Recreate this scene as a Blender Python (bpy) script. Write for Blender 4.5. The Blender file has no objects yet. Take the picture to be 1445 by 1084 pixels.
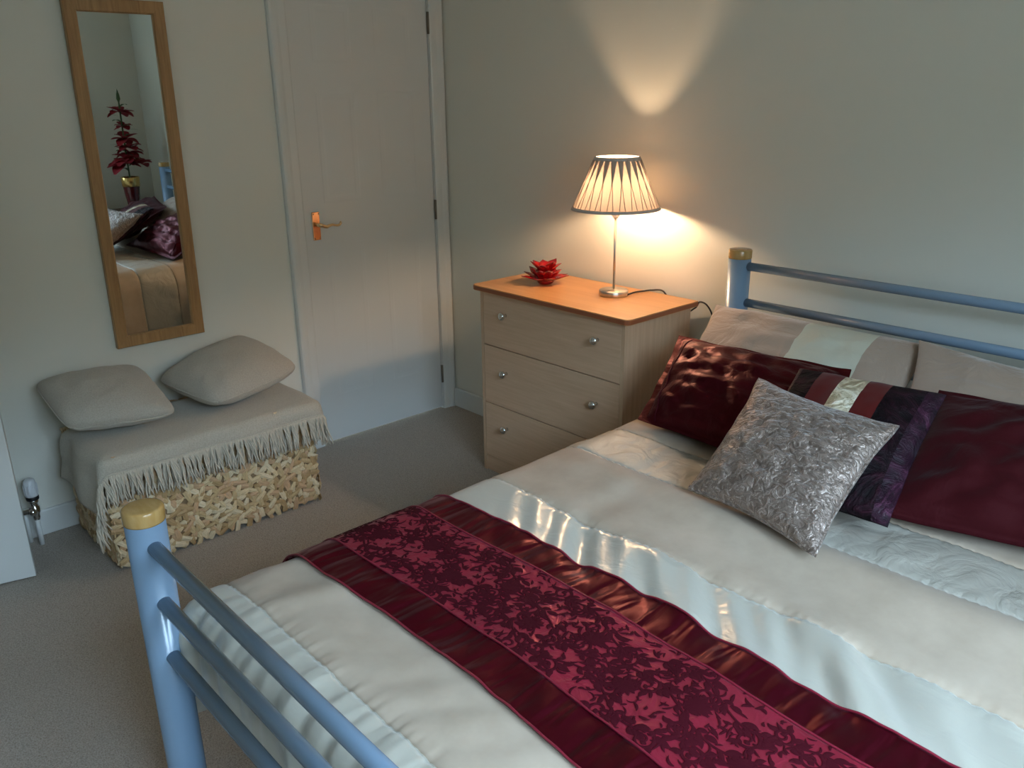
import bpy, math, random
import numpy as np
from mathutils import Vector, Matrix, noise, Quaternion
random.seed(7)
PI = math.pi
C = bpy.context.scene.collection
scn = bpy.context.scene

# ------------------------------------------------------------------ camera, world, window light, exposure
cam_d = bpy.data.cameras.new('camera'); cam = bpy.data.objects.new('camera', cam_d); C.objects.link(cam)
R_ = Vector((0.67778667, 0.73515895, -0.01210608)); U_ = Vector((-0.23294704, 0.23032634, 0.94482033)); F_ = Vector((-0.69738147, 0.63756655, -0.32736522))
M_ = Matrix((R_, U_, -F_)).transposed().to_4x4(); M_.translation = Vector((3.19663, -2.5214, 1.51183))
cam.matrix_world = M_
cam_d.sensor_fit = 'HORIZONTAL'; cam_d.sensor_width = 36.0; cam_d.lens = 1182.93 / 1445 * 36.0
cam_d.clip_start = 0.02
scn.camera = cam
vs = scn.view_settings
vs.view_transform = 'Standard'; vs.look = 'None'; vs.gamma = 1; vs.use_curve_mapping = False
vs.exposure = -0.22

SKY = (0.54, 0.77, 1.0); SKY_STRENGTH = 31.0; GROUND = (0.56, 0.66, 0.62); GROUND_LEVEL = 0.13
w = bpy.data.worlds.new('world'); scn.world = w; w.use_nodes = True
nt = w.node_tree; nt.nodes.clear()
o_ = nt.nodes.new('ShaderNodeOutputWorld'); bg = nt.nodes.new('ShaderNodeBackground')
tc = nt.nodes.new('ShaderNodeTexCoord'); sx = nt.nodes.new('ShaderNodeSeparateXYZ'); rp = nt.nodes.new('ShaderNodeValToRGB')
nt.links.new(tc.outputs['Generated'], sx.inputs[0]); nt.links.new(sx.outputs['Z'], rp.inputs[0])
rp.color_ramp.elements[0].position = 0.25; rp.color_ramp.elements[0].color = tuple(c*GROUND_LEVEL for c in GROUND)+(1,)
rp.color_ramp.elements[1].position = 0.38; rp.color_ramp.elements[1].color = SKY+(1,)
nt.links.new(rp.outputs[0], bg.inputs[0]); bg.inputs[1].default_value = SKY_STRENGTH
nt.links.new(bg.outputs[0], o_.inputs[0])
WX, WY0, WY1, WZ0, WZ1 = 3.8, -2.75, -1.15, 0.90, 2.12      # the window in the right wall
pl = bpy.data.lights.new('window_portal', 'AREA'); pl.shape = 'RECTANGLE'; pl.size = WY1-WY0; pl.size_y = WZ1-WZ0
pl.cycles.is_portal = True
po = bpy.data.objects.new('window_portal', pl); C.objects.link(po)
po.location = (WX+0.16, (WY0+WY1)/2, (WZ0+WZ1)/2)
po.rotation_euler = Vector((-1, 0, 0)).to_track_quat('-Z', 'Z').to_euler()
BULB_STRENGTH = 1500.0; BULB_COLOR = (1.0, 0.67, 0.40)

# ------------------------------------------------------------------ materials
MATS = {}
def mat(name, color, rough=0.6, metal=0.0, spec=0.5, **kw):
    if name in MATS: return MATS[name]
    m = bpy.data.materials.new(name); m.use_nodes = True; MATS[name] = m
    n = m.node_tree.nodes; b = n['Principled BSDF']
    b.inputs['Base Color'].default_value = (*color, 1); b.inputs['Roughness'].default_value = rough
    b.inputs['Metallic'].default_value = metal; b.inputs['Specular IOR Level'].default_value = spec
    for k, v in kw.items():
        b.inputs[k.replace('_', ' ')].default_value = v
    return m
def nodes(m): return m.node_tree.nodes, m.node_tree.links, m.node_tree.nodes['Principled BSDF']
def tex_noise(m, scale, detail=4, rough=0.5, dist=0.0, stretch=None, vec='Object'):
    n, l, b = nodes(m)
    t = n.new('ShaderNodeTexCoord'); s = n.new('ShaderNodeTexNoise')
    s.inputs['Scale'].default_value = scale; s.inputs['Detail'].default_value = detail
    s.inputs['Roughness'].default_value = rough; s.inputs['Distortion'].default_value = dist
    if stretch:
        mp = n.new('ShaderNodeMapping'); mp.inputs['Scale'].default_value = stretch
        l.new(t.outputs[vec], mp.inputs[0]); l.new(mp.outputs[0], s.inputs['Vector'])
    else: l.new(t.outputs[vec], s.inputs['Vector'])
    return s.outputs['Fac']
def ramp(m, fac, stops, to='Base Color'):
    n, l, b = nodes(m); r = n.new('ShaderNodeValToRGB'); e = r.color_ramp.elements
    while len(e) < len(stops): e.new(0.5)
    for i, (p, c) in enumerate(stops):
        e[i].position = p; e[i].color = (*c, 1) if len(c) == 3 else c
    l.new(fac, r.inputs[0])
    if to: l.new(r.outputs[0], b.inputs[to])
    return r.outputs[0]
def bump(m, fac, strength=0.3, dist=0.002):
    n, l, b = nodes(m); bp = n.new('ShaderNodeBump')
    bp.inputs['Strength'].default_value = strength; bp.inputs['Distance'].default_value = dist
    l.new(fac, bp.inputs['Height'])
    if b.inputs['Normal'].is_linked: l.new(b.inputs['Normal'].links[0].from_socket, bp.inputs['Normal'])
    l.new(bp.outputs[0], b.inputs['Normal'])

m_wall = mat('wall_paint', (0.76, 0.745, 0.66), 0.75, spec=0.25); bump(m_wall, tex_noise(m_wall, 70, 3), 0.12, 0.002)
m_ceil = mat('ceiling_paint', (0.78, 0.77, 0.73), 0.9)
m_white = mat('white_gloss_paint', (0.72, 0.725, 0.69), 0.28); bump(m_white, tex_noise(m_white, 30, 2, stretch=(1, 1, .1)), 0.05, 0.001)
m_door = mat('white_door_paint', (0.70, 0.705, 0.675), 0.38); bump(m_door, tex_noise(m_door, 160, 3, stretch=(1, 1, .15)), 0.12, 0.001)
m_carpet = mat('carpet', (0.36, 0.31, 0.26), 0.95, spec=0.1)
f_ = tex_noise(m_carpet, 260, 5, 0.75); ramp(m_carpet, f_, [(0.30, (0.24, 0.20, 0.16)), (0.47, (0.47, 0.41, 0.35)), (0.68, (0.66, 0.60, 0.52))]); bump(m_carpet, f_, 0.9, 0.006)
bump(m_carpet, tex_noise(m_carpet, 60, 3, 0.7), 0.5, 0.008)
m_pine = mat('waxed_pine', (0.40, 0.22, 0.085), 0.42)
ramp(m_pine, tex_noise(m_pine, 6, 6, 0.6, 1.2, (8, 8, 0.7)), [(0.3, (0.28, 0.14, 0.05)), (0.6, (0.42, 0.235, 0.095)), (0.8, (0.47, 0.28, 0.12))])
m_mirror = mat('mirror_glass', (0.80, 0.83, 0.80), 0.01, 1.0)
m_beech = mat('beech_laminate', (0.55, 0.38, 0.22), 0.42)
ramp(m_beech, tex_noise(m_beech, 9, 6, 0.6, 0.4, (0.5, 1, 9)), [(0.3, (0.60, 0.395, 0.25)), (0.7, (0.70, 0.485, 0.325))])
m_beechv = mat('beech_laminate_side', (0.55, 0.38, 0.22), 0.42)
ramp(m_beechv, tex_noise(m_beechv, 9, 6, 0.6, 0.4, (9, 9, 0.5)), [(0.3, (0.56, 0.365, 0.23)), (0.7, (0.66, 0.46, 0.30))])
m_top = mat('orange_beech_top', (0.58, 0.27, 0.10), 0.33)
ramp(m_top, tex_noise(m_top, 5, 5, 0.5, 0.5, (0.6, 6, 6)), [(0.3, (0.52, 0.25, 0.095)), (0.7, (0.62, 0.33, 0.14))])
m_topedge = mat('red_brown_edging', (0.33, 0.10, 0.04), 0.35)
m_gap = mat('drawer_gap', (0.07, 0.045, 0.03), 0.8)
m_chrome = mat('chrome', (0.78, 0.78, 0.78), 0.12, 1.0)
m_steel = mat('brushed_steel', (0.62, 0.58, 0.53), 0.28, 1.0)
m_brass = mat('polished_brass', (0.80, 0.46, 0.25), 0.16, 1.0)
m_brassl = mat('brass_lever', (0.85, 0.62, 0.36), 0.2, 1.0)
m_hinge = mat('dull_hinge_metal', (0.22, 0.19, 0.15), 0.4, 0.8)
m_black = mat('black_plastic', (0.012, 0.012, 0.014), 0.35)
m_plastic = mat('white_plastic', (0.72, 0.73, 0.75), 0.3)
m_blue = mat('blue_grey_enamel', (0.21, 0.31, 0.43), 0.27, spec=0.6, Coat_Weight=0.4, Coat_Roughness=0.12)
m_cap = mat('varnished_wood_cap', (0.52, 0.30, 0.09), 0.2, Coat_Weight=0.5, Coat_Roughness=0.08)
ramp(m_cap, tex_noise(m_cap, 14, 5, 0.6, 0.5, (1, 5, 1)), [(0.3, (0.44, 0.24, 0.065)), (0.7, (0.56, 0.35, 0.13))])
m_strip = []
for i, c in enumerate(((0.58, 0.40, 0.20), (0.70, 0.52, 0.29), (0.46, 0.29, 0.13), (0.76, 0.60, 0.38), (0.60, 0.37, 0.20))):
    m = mat('dried_leaf_%s' % 'abcde'[i], c, 0.6)
    ramp(m, tex_noise(m, 60, 4, 0.6, 0, (1, 9, 1)), [(0.3, tuple(x*0.72 for x in c)), (0.7, tuple(min(1, x*1.12) for x in c))]); m_strip.append(m)
m_core = mat('basket_core', (0.24, 0.15, 0.075), 0.9)
m_throw = mat('oatmeal_throw_weave', (0.50, 0.455, 0.37), 0.9, spec=0.15, Sheen_Weight=0.25)
f_ = tex_noise(m_throw, 210, 3, 0.7, 0, (1, 1, 1)); bump(m_throw, f_, 0.6, 0.003)
ramp(m_throw, f_, [(0.3, (0.42, 0.375, 0.30)), (0.7, (0.55, 0.50, 0.41))])
m_tassel = mat('cream_cotton_fringe', (0.58, 0.51, 0.41), 0.9, spec=0.15)
m_cush = mat('oatmeal_cushion_weave', (0.50, 0.45, 0.37), 0.92, spec=0.12, Sheen_Weight=0.25)
f_ = tex_noise(m_cush, 230, 3, 0.7); bump(m_cush, f_, 0.6, 0.003)
ramp(m_cush, f_, [(0.3, (0.43, 0.385, 0.32)), (0.7, (0.54, 0.49, 0.41))])
m_suede = mat('beige_suede_duvet', (0.56, 0.47, 0.39), 0.9, spec=0.12, Sheen_Weight=0.12, Sheen_Roughness=0.4)
ramp(m_suede, tex_noise(m_suede, 9, 4, 0.6), [(0.3, (0.43, 0.335, 0.25)), (0.7, (0.52, 0.415, 0.32))])
m_satin = mat('ivory_satin', (0.56, 0.525, 0.44), 0.29, 0.2, spec=0.6, Sheen_Weight=0.2)
bump(m_satin, tex_noise(m_satin, 18, 3, 0.5, 0.6, (0.6, 1, 1)), 0.35, 0.01)
m_crinkle = mat('crinkled_ivory_satin', (0.45, 0.41, 0.345), 0.50, 0.05, spec=0.4)
bump(m_crinkle, tex_noise(m_crinkle, 13, 4, 0.5, 1.2), 0.6, 0.014)
m_bsuede = mat('beige_suede_pillow', (0.36, 0.265, 0.20), 0.8, spec=0.2, Sheen_Weight=0.5)
bump(m_bsuede, tex_noise(m_bsuede, 9, 4, 0.6, 0.8), 0.6, 0.02)
m_bsatin = mat('pale_satin_patch', (0.56, 0.54, 0.43), 0.35, spec=0.6)
bump(m_bsatin, tex_noise(m_bsatin, 12, 3, 0.5, 0.8), 0.5, 0.015)
m_wine = mat('wine_taffeta', (0.075, 0.006, 0.010), 0.46, 0.8, spec=0.2, Sheen_Weight=0.06, Sheen_Roughness=0.35)
MATS['wine_taffeta'].node_tree.nodes['Principled BSDF'].inputs['Sheen Tint'].default_value = (0.75, 0.12, 0.16, 1)
bump(m_wine, tex_noise(m_wine, 9, 4, 0.55, 1.2, (1, 1.6, 1)), 0.45, 0.016)
m_winedark = mat('dark_wine_velvet', (0.042, 0.003, 0.005), 0.7, 0.1, spec=0.08, Sheen_Weight=0.05)
bump(m_winedark, tex_noise(m_winedark, 8, 4, 0.55, 1.0), 0.5, 0.02)
m_runner = mat('burgundy_satin', (0.125, 0.007, 0.019), 0.37, 0.88, spec=0.3, Sheen_Weight=0.08, Sheen_Roughness=0.3)
m_runner.node_tree.nodes['Principled BSDF'].inputs['Sheen Tint'].default_value = (0.9, 0.25, 0.32, 1)
bump(m_runner, tex_noise(m_runner, 9, 1.5, 0.45, 0.4, (2.6, 0.7, 1)), 0.8, 0.03)
m_ground = mat('crimson_satin_ground', (0.34, 0.020, 0.046), 0.34, 0.5, spec=0.3, Sheen_Weight=0.1)
m_ground.node_tree.nodes['Principled BSDF'].inputs['Sheen Tint'].default_value = (1.0, 0.4, 0.45, 1)
bump(m_ground, tex_noise(m_ground, 16, 3, 0.5, 1.0), 0.5, 0.015)
m_flock = mat('wine_velvet_flock', (0.052, 0.002, 0.007), 0.8, spec=0.12)
m_cord = mat('burgundy_piping', (0.22, 0.012, 0.03), 0.4)
m_silver = mat('crushed_silver_velvet', (0.4, 0.36, 0.34), 0.42, 0.5, Sheen_Weight=0.5, Sheen_Roughness=0.25)
f_ = tex_noise(m_silver, 46, 3, 0.55, 0.9, (1, 1.9, 1)); ramp(m_silver, f_, [(0.38, (0.22, 0.165, 0.135)), (0.485, (0.29, 0.22, 0.185)), (0.50, (0.66, 0.56, 0.50)), (0.515, (0.27, 0.205, 0.17)), (0.64, (0.34, 0.265, 0.225))]); bump(m_silver, f_, 0.9, 0.012)
m_crush = mat('crushed_black_velvet', (0.02, 0.008, 0.014), 0.6, spec=0.15)
f_ = tex_noise(m_crush, 13, 5, 0.65, 1.8); ramp(m_crush, f_, [(0.42, (0.004, 0.002, 0.003)), (0.55, (0.012, 0.003, 0.006)), (0.68, (0.035, 0.008, 0.016))]); bump(m_crush, f_, 0.9, 0.02)
m_plum = mat('crushed_plum_velvet', (0.10, 0.02, 0.07), 0.5, spec=0.25)
f_ = tex_noise(m_plum, 15, 5, 0.65, 1.8); ramp(m_plum, f_, [(0.40, (0.010, 0.003, 0.008)), (0.55, (0.030, 0.006, 0.018)), (0.68, (0.10, 0.028, 0.062))]); bump(m_plum, f_, 0.9, 0.02)
m_redv = mat('brick_red_velvet', (0.09, 0.007, 0.006), 0.6, spec=0.15, Sheen_Weight=0.1)
m_gold = mat('crushed_gold_velvet', (0.60, 0.45, 0.22), 0.4, 0.2)
f_ = tex_noise(m_gold, 20, 5, 0.65, 1.6); ramp(m_gold, f_, [(0.38, (0.42, 0.33, 0.20)), (0.5, (0.70, 0.60, 0.42)), (0.62, (0.92, 0.85, 0.70))]); bump(m_gold, f_, 0.9, 0.015)
m_glass = mat('red_glass', (0.62, 0.008, 0.012), 0.06, spec=0.8, Transmission_Weight=0.55, IOR=1.45, Coat_Weight=0.6)
m_glassd = mat('dark_red_glass_tip', (0.20, 0.004, 0.01), 0.08, spec=0.8, Coat_Weight=0.6)
m_mattress = mat('white_mattress_ticking', (0.62, 0.62, 0.6), 0.9)
m_dwood = mat('dark_brown_wood', (0.12, 0.055, 0.022), 0.4)
ramp(m_dwood, tex_noise(m_dwood, 6, 5, 0.6, 0.5, (1, 1, 6)), [(0.3, (0.09, 0.04, 0.016)), (0.7, (0.15, 0.07, 0.03))])
m_vase = mat('oxblood_glaze', (0.10, 0.008, 0.01), 0.15, Coat_Weight=0.5)
m_goldleaf = mat('gold_band', (0.80, 0.55, 0.20), 0.25, 1.0)
m_petal = mat('red_silk_petal', (0.28, 0.010, 0.018), 0.6)
m_leaf = mat('green_silk_leaf', (0.05, 0.10, 0.03), 0.6)
m_slat = mat('pale_bed_slat', (0.5, 0.38, 0.22), 0.6)
# lampshade: thin woven cloth that lets the bulb through
def cloth_trans(name, col, tcol, fac, weave=350):
    m = bpy.data.materials.new(name); m.use_nodes = True; MATS[name] = m
    n, l = m.node_tree.nodes, m.node_tree.links; n.clear()
    o = n.new('ShaderNodeOutputMaterial'); mx = n.new('ShaderNodeMixShader'); d = n.new('ShaderNodeBsdfDiffuse'); t = n.new('ShaderNodeBsdfTranslucent')
    tc = n.new('ShaderNodeTexCoord'); ns = n.new('ShaderNodeTexNoise'); ns.inputs['Scale'].default_value = weave
    r = n.new('ShaderNodeValToRGB'); r.color_ramp.elements[0].position = 0.3; r.color_ramp.elements[1].position = 0.7
    r.color_ramp.elements[0].color = (*[c*0.8 for c in tcol], 1); r.color_ramp.elements[1].color = (*tcol, 1)
    l.new(tc.outputs['Object'], ns.inputs['Vector']); l.new(ns.outputs['Fac'], r.inputs[0]); l.new(r.outputs[0], t.inputs[0])
    d.inputs[0].default_value = (*col, 1); mx.inputs[0].default_value = fac
    l.new(d.outputs[0], mx.inputs[1]); l.new(t.outputs[0], mx.inputs[2]); l.new(mx.outputs[0], o.inputs[0]); return m
m_shade = cloth_trans('taupe_linen_shade', (0.45, 0.37, 0.32), (0.40, 0.315, 0.25), 0.17)
m_pleat = cloth_trans('folded_taupe_linen', (0.50, 0.42, 0.37), (0.45, 0.30, 0.2), 0.05)
m_trim = mat('grey_taupe_braid', (0.62, 0.56, 0.53), 0.9); bump(m_trim, tex_noise(m_trim, 300, 2), 0.8, 0.003)
m_bulb = bpy.data.materials.new('lit_bulb'); m_bulb.use_nodes = True
n_ = m_bulb.node_tree.nodes; n_.clear(); e_ = n_.new('ShaderNodeEmission'); e_.inputs[0].default_value = (*BULB_COLOR, 1); e_.inputs[1].default_value = BULB_STRENGTH
oo = n_.new('ShaderNodeOutputMaterial'); m_bulb.node_tree.links.new(e_.outputs[0], oo.inputs[0])
m_pane = bpy.data.materials.new('window_glass'); m_pane.use_nodes = True
n_ = m_pane.node_tree.nodes; n_.clear(); a_ = n_.new('ShaderNodeBsdfTransparent'); g_ = n_.new('ShaderNodeBsdfGlossy'); g_.inputs['Roughness'].default_value = 0.02
x_ = n_.new('ShaderNodeMixShader'); x_.inputs[0].default_value = 0.06; oo = n_.new('ShaderNodeOutputMaterial'); L_ = m_pane.node_tree.links
L_.new(a_.outputs[0], x_.inputs[1]); L_.new(g_.outputs[0], x_.inputs[2]); L_.new(x_.outputs[0], oo.inputs[0])

# ------------------------------------------------------------------ mesh helpers
def link(name, me, parent=None, loc=None):
    o = bpy.data.objects.new(name, me); C.objects.link(o)
    if loc is not None: o.location = loc
    if parent is not None: o.parent = parent
    return o
class MB:
    def __init__(s): s.v = []; s.f = []; s.sm = []
    def add(s, vs, fs, smooth=False):
        k = len(s.v); s.v += [tuple(p) for p in vs]
        for f in fs: s.f.append(tuple(i+k for i in f)); s.sm.append(smooth)
        return s
    def box(s, a, b, bev=0.0, M=None):
        x0, y0, z0 = a; x1, y1, z1 = b
        if bev <= 0:
            v = [(x, y, z) for z in (z0, z1) for y in (y0, y1) for x in (x0, x1)]
            f = [(0, 2, 3, 1), (4, 5, 7, 6), (0, 1, 5, 4), (2, 6, 7, 3), (0, 4, 6, 2), (1, 3, 7, 5)]
        else:
            v = []; e = bev
            for z, i in ((z0, e), (z0+e, 0), (z1-e, 0), (z1, e)):
                c = e
                v += [(x0+i+c, y0+i, z), (x1-i-c, y0+i, z), (x1-i, y0+i+c, z), (x1-i, y1-i-c, z), (x1-i-c, y1-i, z), (x0+i+c, y1-i, z), (x0+i, y1-i-c, z), (x0+i, y0+i+c, z)]
            f = [tuple(range(7, -1, -1)), tuple(range(24, 32))]
            for r in range(3):
                for j in range(8): a_, b_ = r*8+j, r*8+(j+1) % 8; f.append((a_, b_, b_+8, a_+8))
        if M is not None: v = [tuple(M @ Vector(p)) for p in v]
        return s.add(v, f)
    def lathe(s, prof, n=32, c=(0, 0, 0), M=None, smooth=True, caps=True):
        v = []
        for r, z in prof:
            for j in range(n):
                a = 2*PI*j/n; v.append((r*math.cos(a), r*math.sin(a), z))
        f = [(i*n+j, i*n+(j+1) % n, (i+1)*n+(j+1) % n, (i+1)*n+j) for i in range(len(prof)-1) for j in range(n)]
        if M is not None: v = [tuple(M @ Vector(p)) for p in v]
        v = [(p[0]+c[0], p[1]+c[1], p[2]+c[2]) for p in v]
        s.add(v, f, smooth)
        k = len(s.v)-len(v)
        if caps:
            if prof[0][0] > 1e-5: s.f.append(tuple(k+j for j in range(n-1, -1, -1))); s.sm.append(False)
            if prof[-1][0] > 1e-5: s.f.append(tuple(k+(len(prof)-1)*n+j for j in range(n))); s.sm.append(False)
        return s
    def tube(s, pts, r, n=10, smooth=True, caps=True):
        P = [Vector(p) for p in pts]; v = []; up = None
        for i, p in enumerate(P):
            t = (P[min(i+1, len(P)-1)]-P[max(i-1, 0)]).normalized()
            if up is None: up = Vector((0, 0, 1)) if abs(t.z) < 0.9 else Vector((1, 0, 0))
            a = t.cross(up).normalized(); b = a.cross(t).normalized(); up = b
            rr = r[i] if isinstance(r, (list, tuple)) else r
            for j in range(n): q = 2*PI*j/n; v.append(tuple(p+a*rr*math.cos(q)+b*rr*math.sin(q)))
        f = [(i*n+j, i*n+(j+1) % n, (i+1)*n+(j+1) % n, (i+1)*n+j) for i in range(len(P)-1) for j in range(n)]
        s.add(v, f, smooth); k = len(s.v)-len(v)
        if caps:
            s.f.append(tuple(k+j for j in range(n-1, -1, -1))); s.sm.append(False)
            s.f.append(tuple(k+(len(P)-1)*n+j for j in range(n))); s.sm.append(False)
        return s
    def grid(s, V, nu, nv, smooth=True, flip=False):
        f = []
        for i in range(nu-1):
            for j in range(nv-1):
                q = (i*nv+j, (i+1)*nv+j, (i+1)*nv+j+1, i*nv+j+1); f.append(q[::-1] if flip else q)
        return s.add(V, f, smooth)
    def mesh(s, name, m=None):
        me = bpy.data.meshes.new(name); me.from_pydata(s.v, [], s.f); me.polygons.foreach_set('use_smooth', s.sm)
        if m is not None: me.materials.append(m)
        me.validate(); me.update(); return me
    def build(s, name, m=None, parent=None):
        # the object's origin sits at the centre of its lowest points
        if not s.v: return None
        A = np.array(s.v); lo = A.min(0); hi = A.max(0); o = Vector(((lo[0]+hi[0])/2, (lo[1]+hi[1])/2, lo[2]))
        if parent is not None: o_par = parent.matrix_basis.translation.copy(); q = parent.parent
        s.v = [(p[0]-o.x, p[1]-o.y, p[2]-o.z) for p in s.v]
        ob = link(name, s.mesh(name, m), None, o)
        if parent is not None:
            ob.parent = parent; off = Vector((0, 0, 0)); q = parent
            while q is not None: off += q.location; q = q.parent
            ob.location = o-off
        return ob
def thing(name, label, cat, loc=(0, 0, 0), group=None):
    o = bpy.data.objects.new(name, None); C.objects.link(o); o.location = loc; o.empty_display_size = 0.05
    o['label'] = label; o['category'] = cat
    if group: o['group'] = group
    return o
def tag(o, label, cat, group=None):
    o['label'] = label; o['category'] = cat
    if group: o['group'] = group
    return o
def struct(o, label=None):
    o['kind'] = 'structure'
    if label: o['label'] = label
    return o
def bevel(o, wdt=0.004, seg=2):
    b = o.modifiers.new('bevel', 'BEVEL'); b.width = wdt; b.segments = seg; b.limit_method = 'ANGLE'; return o
def sm(t): t = max(0, min(1, t)); return t*t*(3-2*t)
def nz(x, y, z=0.0): return noise.noise(Vector((x, y, z)))

# ------------------------------------------------------------------ room shell
RX, BY, H = WX, -3.75, 2.40
struct(MB().box((-1.2, BY-.1, -.12), (RX+.2, .12, 0)).build('floor', m_carpet), 'grey beige short pile carpet')
struct(MB().box((-.12, BY-.1, H), (RX+.2, .12, H+.1)).build('ceiling', m_ceil))
struct(MB().box((-.12, 0, 0), (RX+.12, .12, H)).build('wall_back', m_wall), 'cream wall behind the headboard')
D0, D1, DH = -.081, -.763, 1.985      # door leaf
E0, E1 = -2.81, -3.58                 # doorway of the open door
mb = MB(); mb.box((-.12, E0, 0), (0, D1-.012, H)); mb.box((-.12, D1-.012, DH+.02), (0, D0+.012, H)); mb.box((-.12, D0+.012, 0), (0, 0, H))
mb.box((-.12, E1, DH+.02), (0, E0, H)); mb.box((-.12, BY, 0), (0, E1, H))
struct(mb.build('wall_left', m_wall), 'cream wall with the mirror and the door')
mb = MB(); mb.box((-1.2, BY, 0), (-1.1, -2.4, H)); mb.box((-1.1, -2.5, 0), (-.12, -2.4, H)); mb.box((-1.1, BY-.1, 0), (-.12, BY, H)); mb.box((-1.2, BY, H), (-.12, -2.4, H+.1))
struct(mb.build('wall_hall', m_wall))
struct(MB().box((-.12, BY-.1, 0), (RX+.12, BY, H)).build('wall_front', m_wall))
mb = MB(); mb.box((RX, BY, 0), (RX+.12, WY0, H)); mb.box((RX, WY1, 0), (RX+.12, .0, H)); mb.box((RX, WY0, 0), (RX+.12, WY1, WZ0)); mb.box((RX, WY0, WZ1), (RX+.12, WY1, H))
struct(mb.build('wall_right', m_wall))
# window
wn = link('window_1', None); wn.location = (RX, (WY0+WY1)/2, WZ0); struct(wn)
fr = MB()
for a, b in (((WY0, WZ0), (WY0+.05, WZ1)), ((WY1-.05, WZ0), (WY1, WZ1)), ((WY0, WZ0), (WY1, WZ0+.05)), ((WY0, WZ1-.05), (WY1, WZ1)), (((WY0+WY1)/2-.03, WZ0), ((WY0+WY1)/2+.03, WZ1))):
    fr.box((RX+.03, a[0], a[1]), (RX+.09, b[0], b[1]))
fr.build('window_frame', m_white, wn)
MB().box((RX+.055, WY0+.05, WZ0+.05), (RX+.06, WY1-.05, WZ1-.05)).build('pane', m_pane, wn)
MB().box((RX-.12, WY0-.06, WZ0-.03), (RX+.03, WY1+.06, WZ0)).build('window_sill', m_white, wn)
# baseboards
def skirting(name, pts):
    mb = MB()
    for a, b in pts: mb.box(a, b)
    return struct(bevel(mb.build(name, m_white), .005))
SH = .098
skirting('baseboard_back', [((.0, -.016, 0), (RX, 0, SH))])
skirting('baseboard_left', [((0, E0+.072, 0), (.016, -.852, SH))])
skirting('baseboard_right', [((RX-.016, BY, 0), (RX, -.016, SH))])
skirting('baseboard_front', [((0, BY, 0), (RX-.016, BY+.016, SH))])
# closed door with moulded panels
dr = link('door_1', None); dr.location = (0, (D0+D1)/2, 0); struct(dr, 'closed white panelled door with brass lever handle')
def door_leaf(y0, y1, x, panels):
    # leaf face as a height field so that the shallow moulded panels are real relief
    ys = set([y0, y1]); zs = set([.008, DH])
    for a, b, c, d in panels:
        for k in (0, .008, .022, .032): ys |= {a+k, b-k}; zs |= {c+k, d-k}
    ys = sorted(ys); zs = sorted(zs); V = []
    def hgt(y, z):
        h = 0
        for a, b, c, d in panels:
            m = min(y-a, b-y, z-c, d-z)
            if m > -1e-9:
                h = min(h, -.0009*sm(m/.008) + .0008*sm((m-.021)/.01))
        return h
    for y in ys:
        for z in zs: V.append((x+hgt(y, z), y, z))
    mb = MB(); mb.grid(V, len(ys), len(zs), smooth=False)
    mb.add([(x, y0, .008), (x, y1, .008), (x, y1, DH), (x, y0, DH), (x-.036, y0, .008), (x-.036, y1, .008), (x-.036, y1, DH), (x-.036, y0, DH)],
           [(4, 7, 6, 5), (0, 4, 5, 1), (3, 2, 6, 7), (0, 3, 7, 4), (1, 5, 6, 2)])
    return mb
pn = [(-.665, -.475, 1.08, 1.53), (-.365, -.175, 1.08, 1.53), (-.665, -.475, .22, .90), (-.365, -.175, .22, .90), (-.665, -.475, 1.64, 1.86), (-.365, -.175, 1.64, 1.86)]
door_leaf(D1, D0, -.002, pn).build('door_leaf', m_door, dr)
hd = MB().box((0, -.731, .932), (.006, -.695, 1.050), .002).build('handle_plate', m_brass, dr)
mb = MB(); mb.tube([(.004, -.713, .998), (.045, -.713, .998)], .009, 14)
mb.build('handle_spindle', m_brassl, hd)
pts = [(.046, -.728, 1.001), (.048, -.713, .999), (.048, -.700, .993), (.047, -.688, .990), (.046, -.675, .994), (.045, -.660, .996), (.044, -.645, .992), (.043, -.632, .990), (.043, -.622, .993), (.044, -.617, 1.000), (.045, -.620, 1.005)]
MB().tube(pts, [.005, .008, .008, .0075, .0065, .0055, .005, .0055, .0055, .005, .004], 12).build('lever', m_brassl, hd)
for z in (.940, 1.042):
    for y in (-.725, -.701): MB().lathe([(.0028, 0), (.0028, .0015), (0, .002)], 8, (.006, y, z), Matrix.Rotation(PI/2, 4, 'Y')).build('screw', m_hinge, hd)
for z in (1.81, 1.0, .185):
    mb = MB().tube([(.006, D0+.003, z-.045), (.006, D0+.003, z+.045)], .006, 10); mb.build('hinge', m_hinge, dr)
# architrave of the closed door
mb = MB(); mb.box((-.11, D1-.012, 0), (-.0395, D1, DH+.012)); mb.box((-.11, D0, 0), (-.0395, D0+.012, DH+.012)); mb.box((-.11, D1-.012, DH+.004), (.0, D0+.012, DH+.016))
mb.box((-.0395, D1-.012, 0), (.0, D1-.003, DH+.012)); mb.box((-.0395, D0+.004, 0), (0, D0+.012, DH+.012))
struct(mb.build('trim_1', m_white))
def arch(name, y_in, y_out, z1):
    # stepped moulding: thin at the door, thicker outside with a rounded bead
    s = 1 if y_out > y_in else -1; wd = abs(y_out-y_in)
    prof = [(0, 0), (0, .010), (.006, .013), (.012*wd/.07, .0135), (.45*wd, .0145), (.62*wd, .019), (.8*wd, .021), (.93*wd, .019), (wd, .012), (wd, 0)]
    V = []
    for z in (0, z1):
        for a, h in prof: V.append((h, y_in+s*a, z))
    n = len(prof); F = [(i, i+1, n+i+1, n+i) for i in range(n-1)] + [tuple(range(n)), tuple(range(2*n-1, n-1, -1))]
    return struct(MB().add(V, F).build(name, m_white))
arch('trim_2', D1-.006, -.850, DH+.08); arch('trim_3', D0+.006, -.003, DH+.08)
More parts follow.
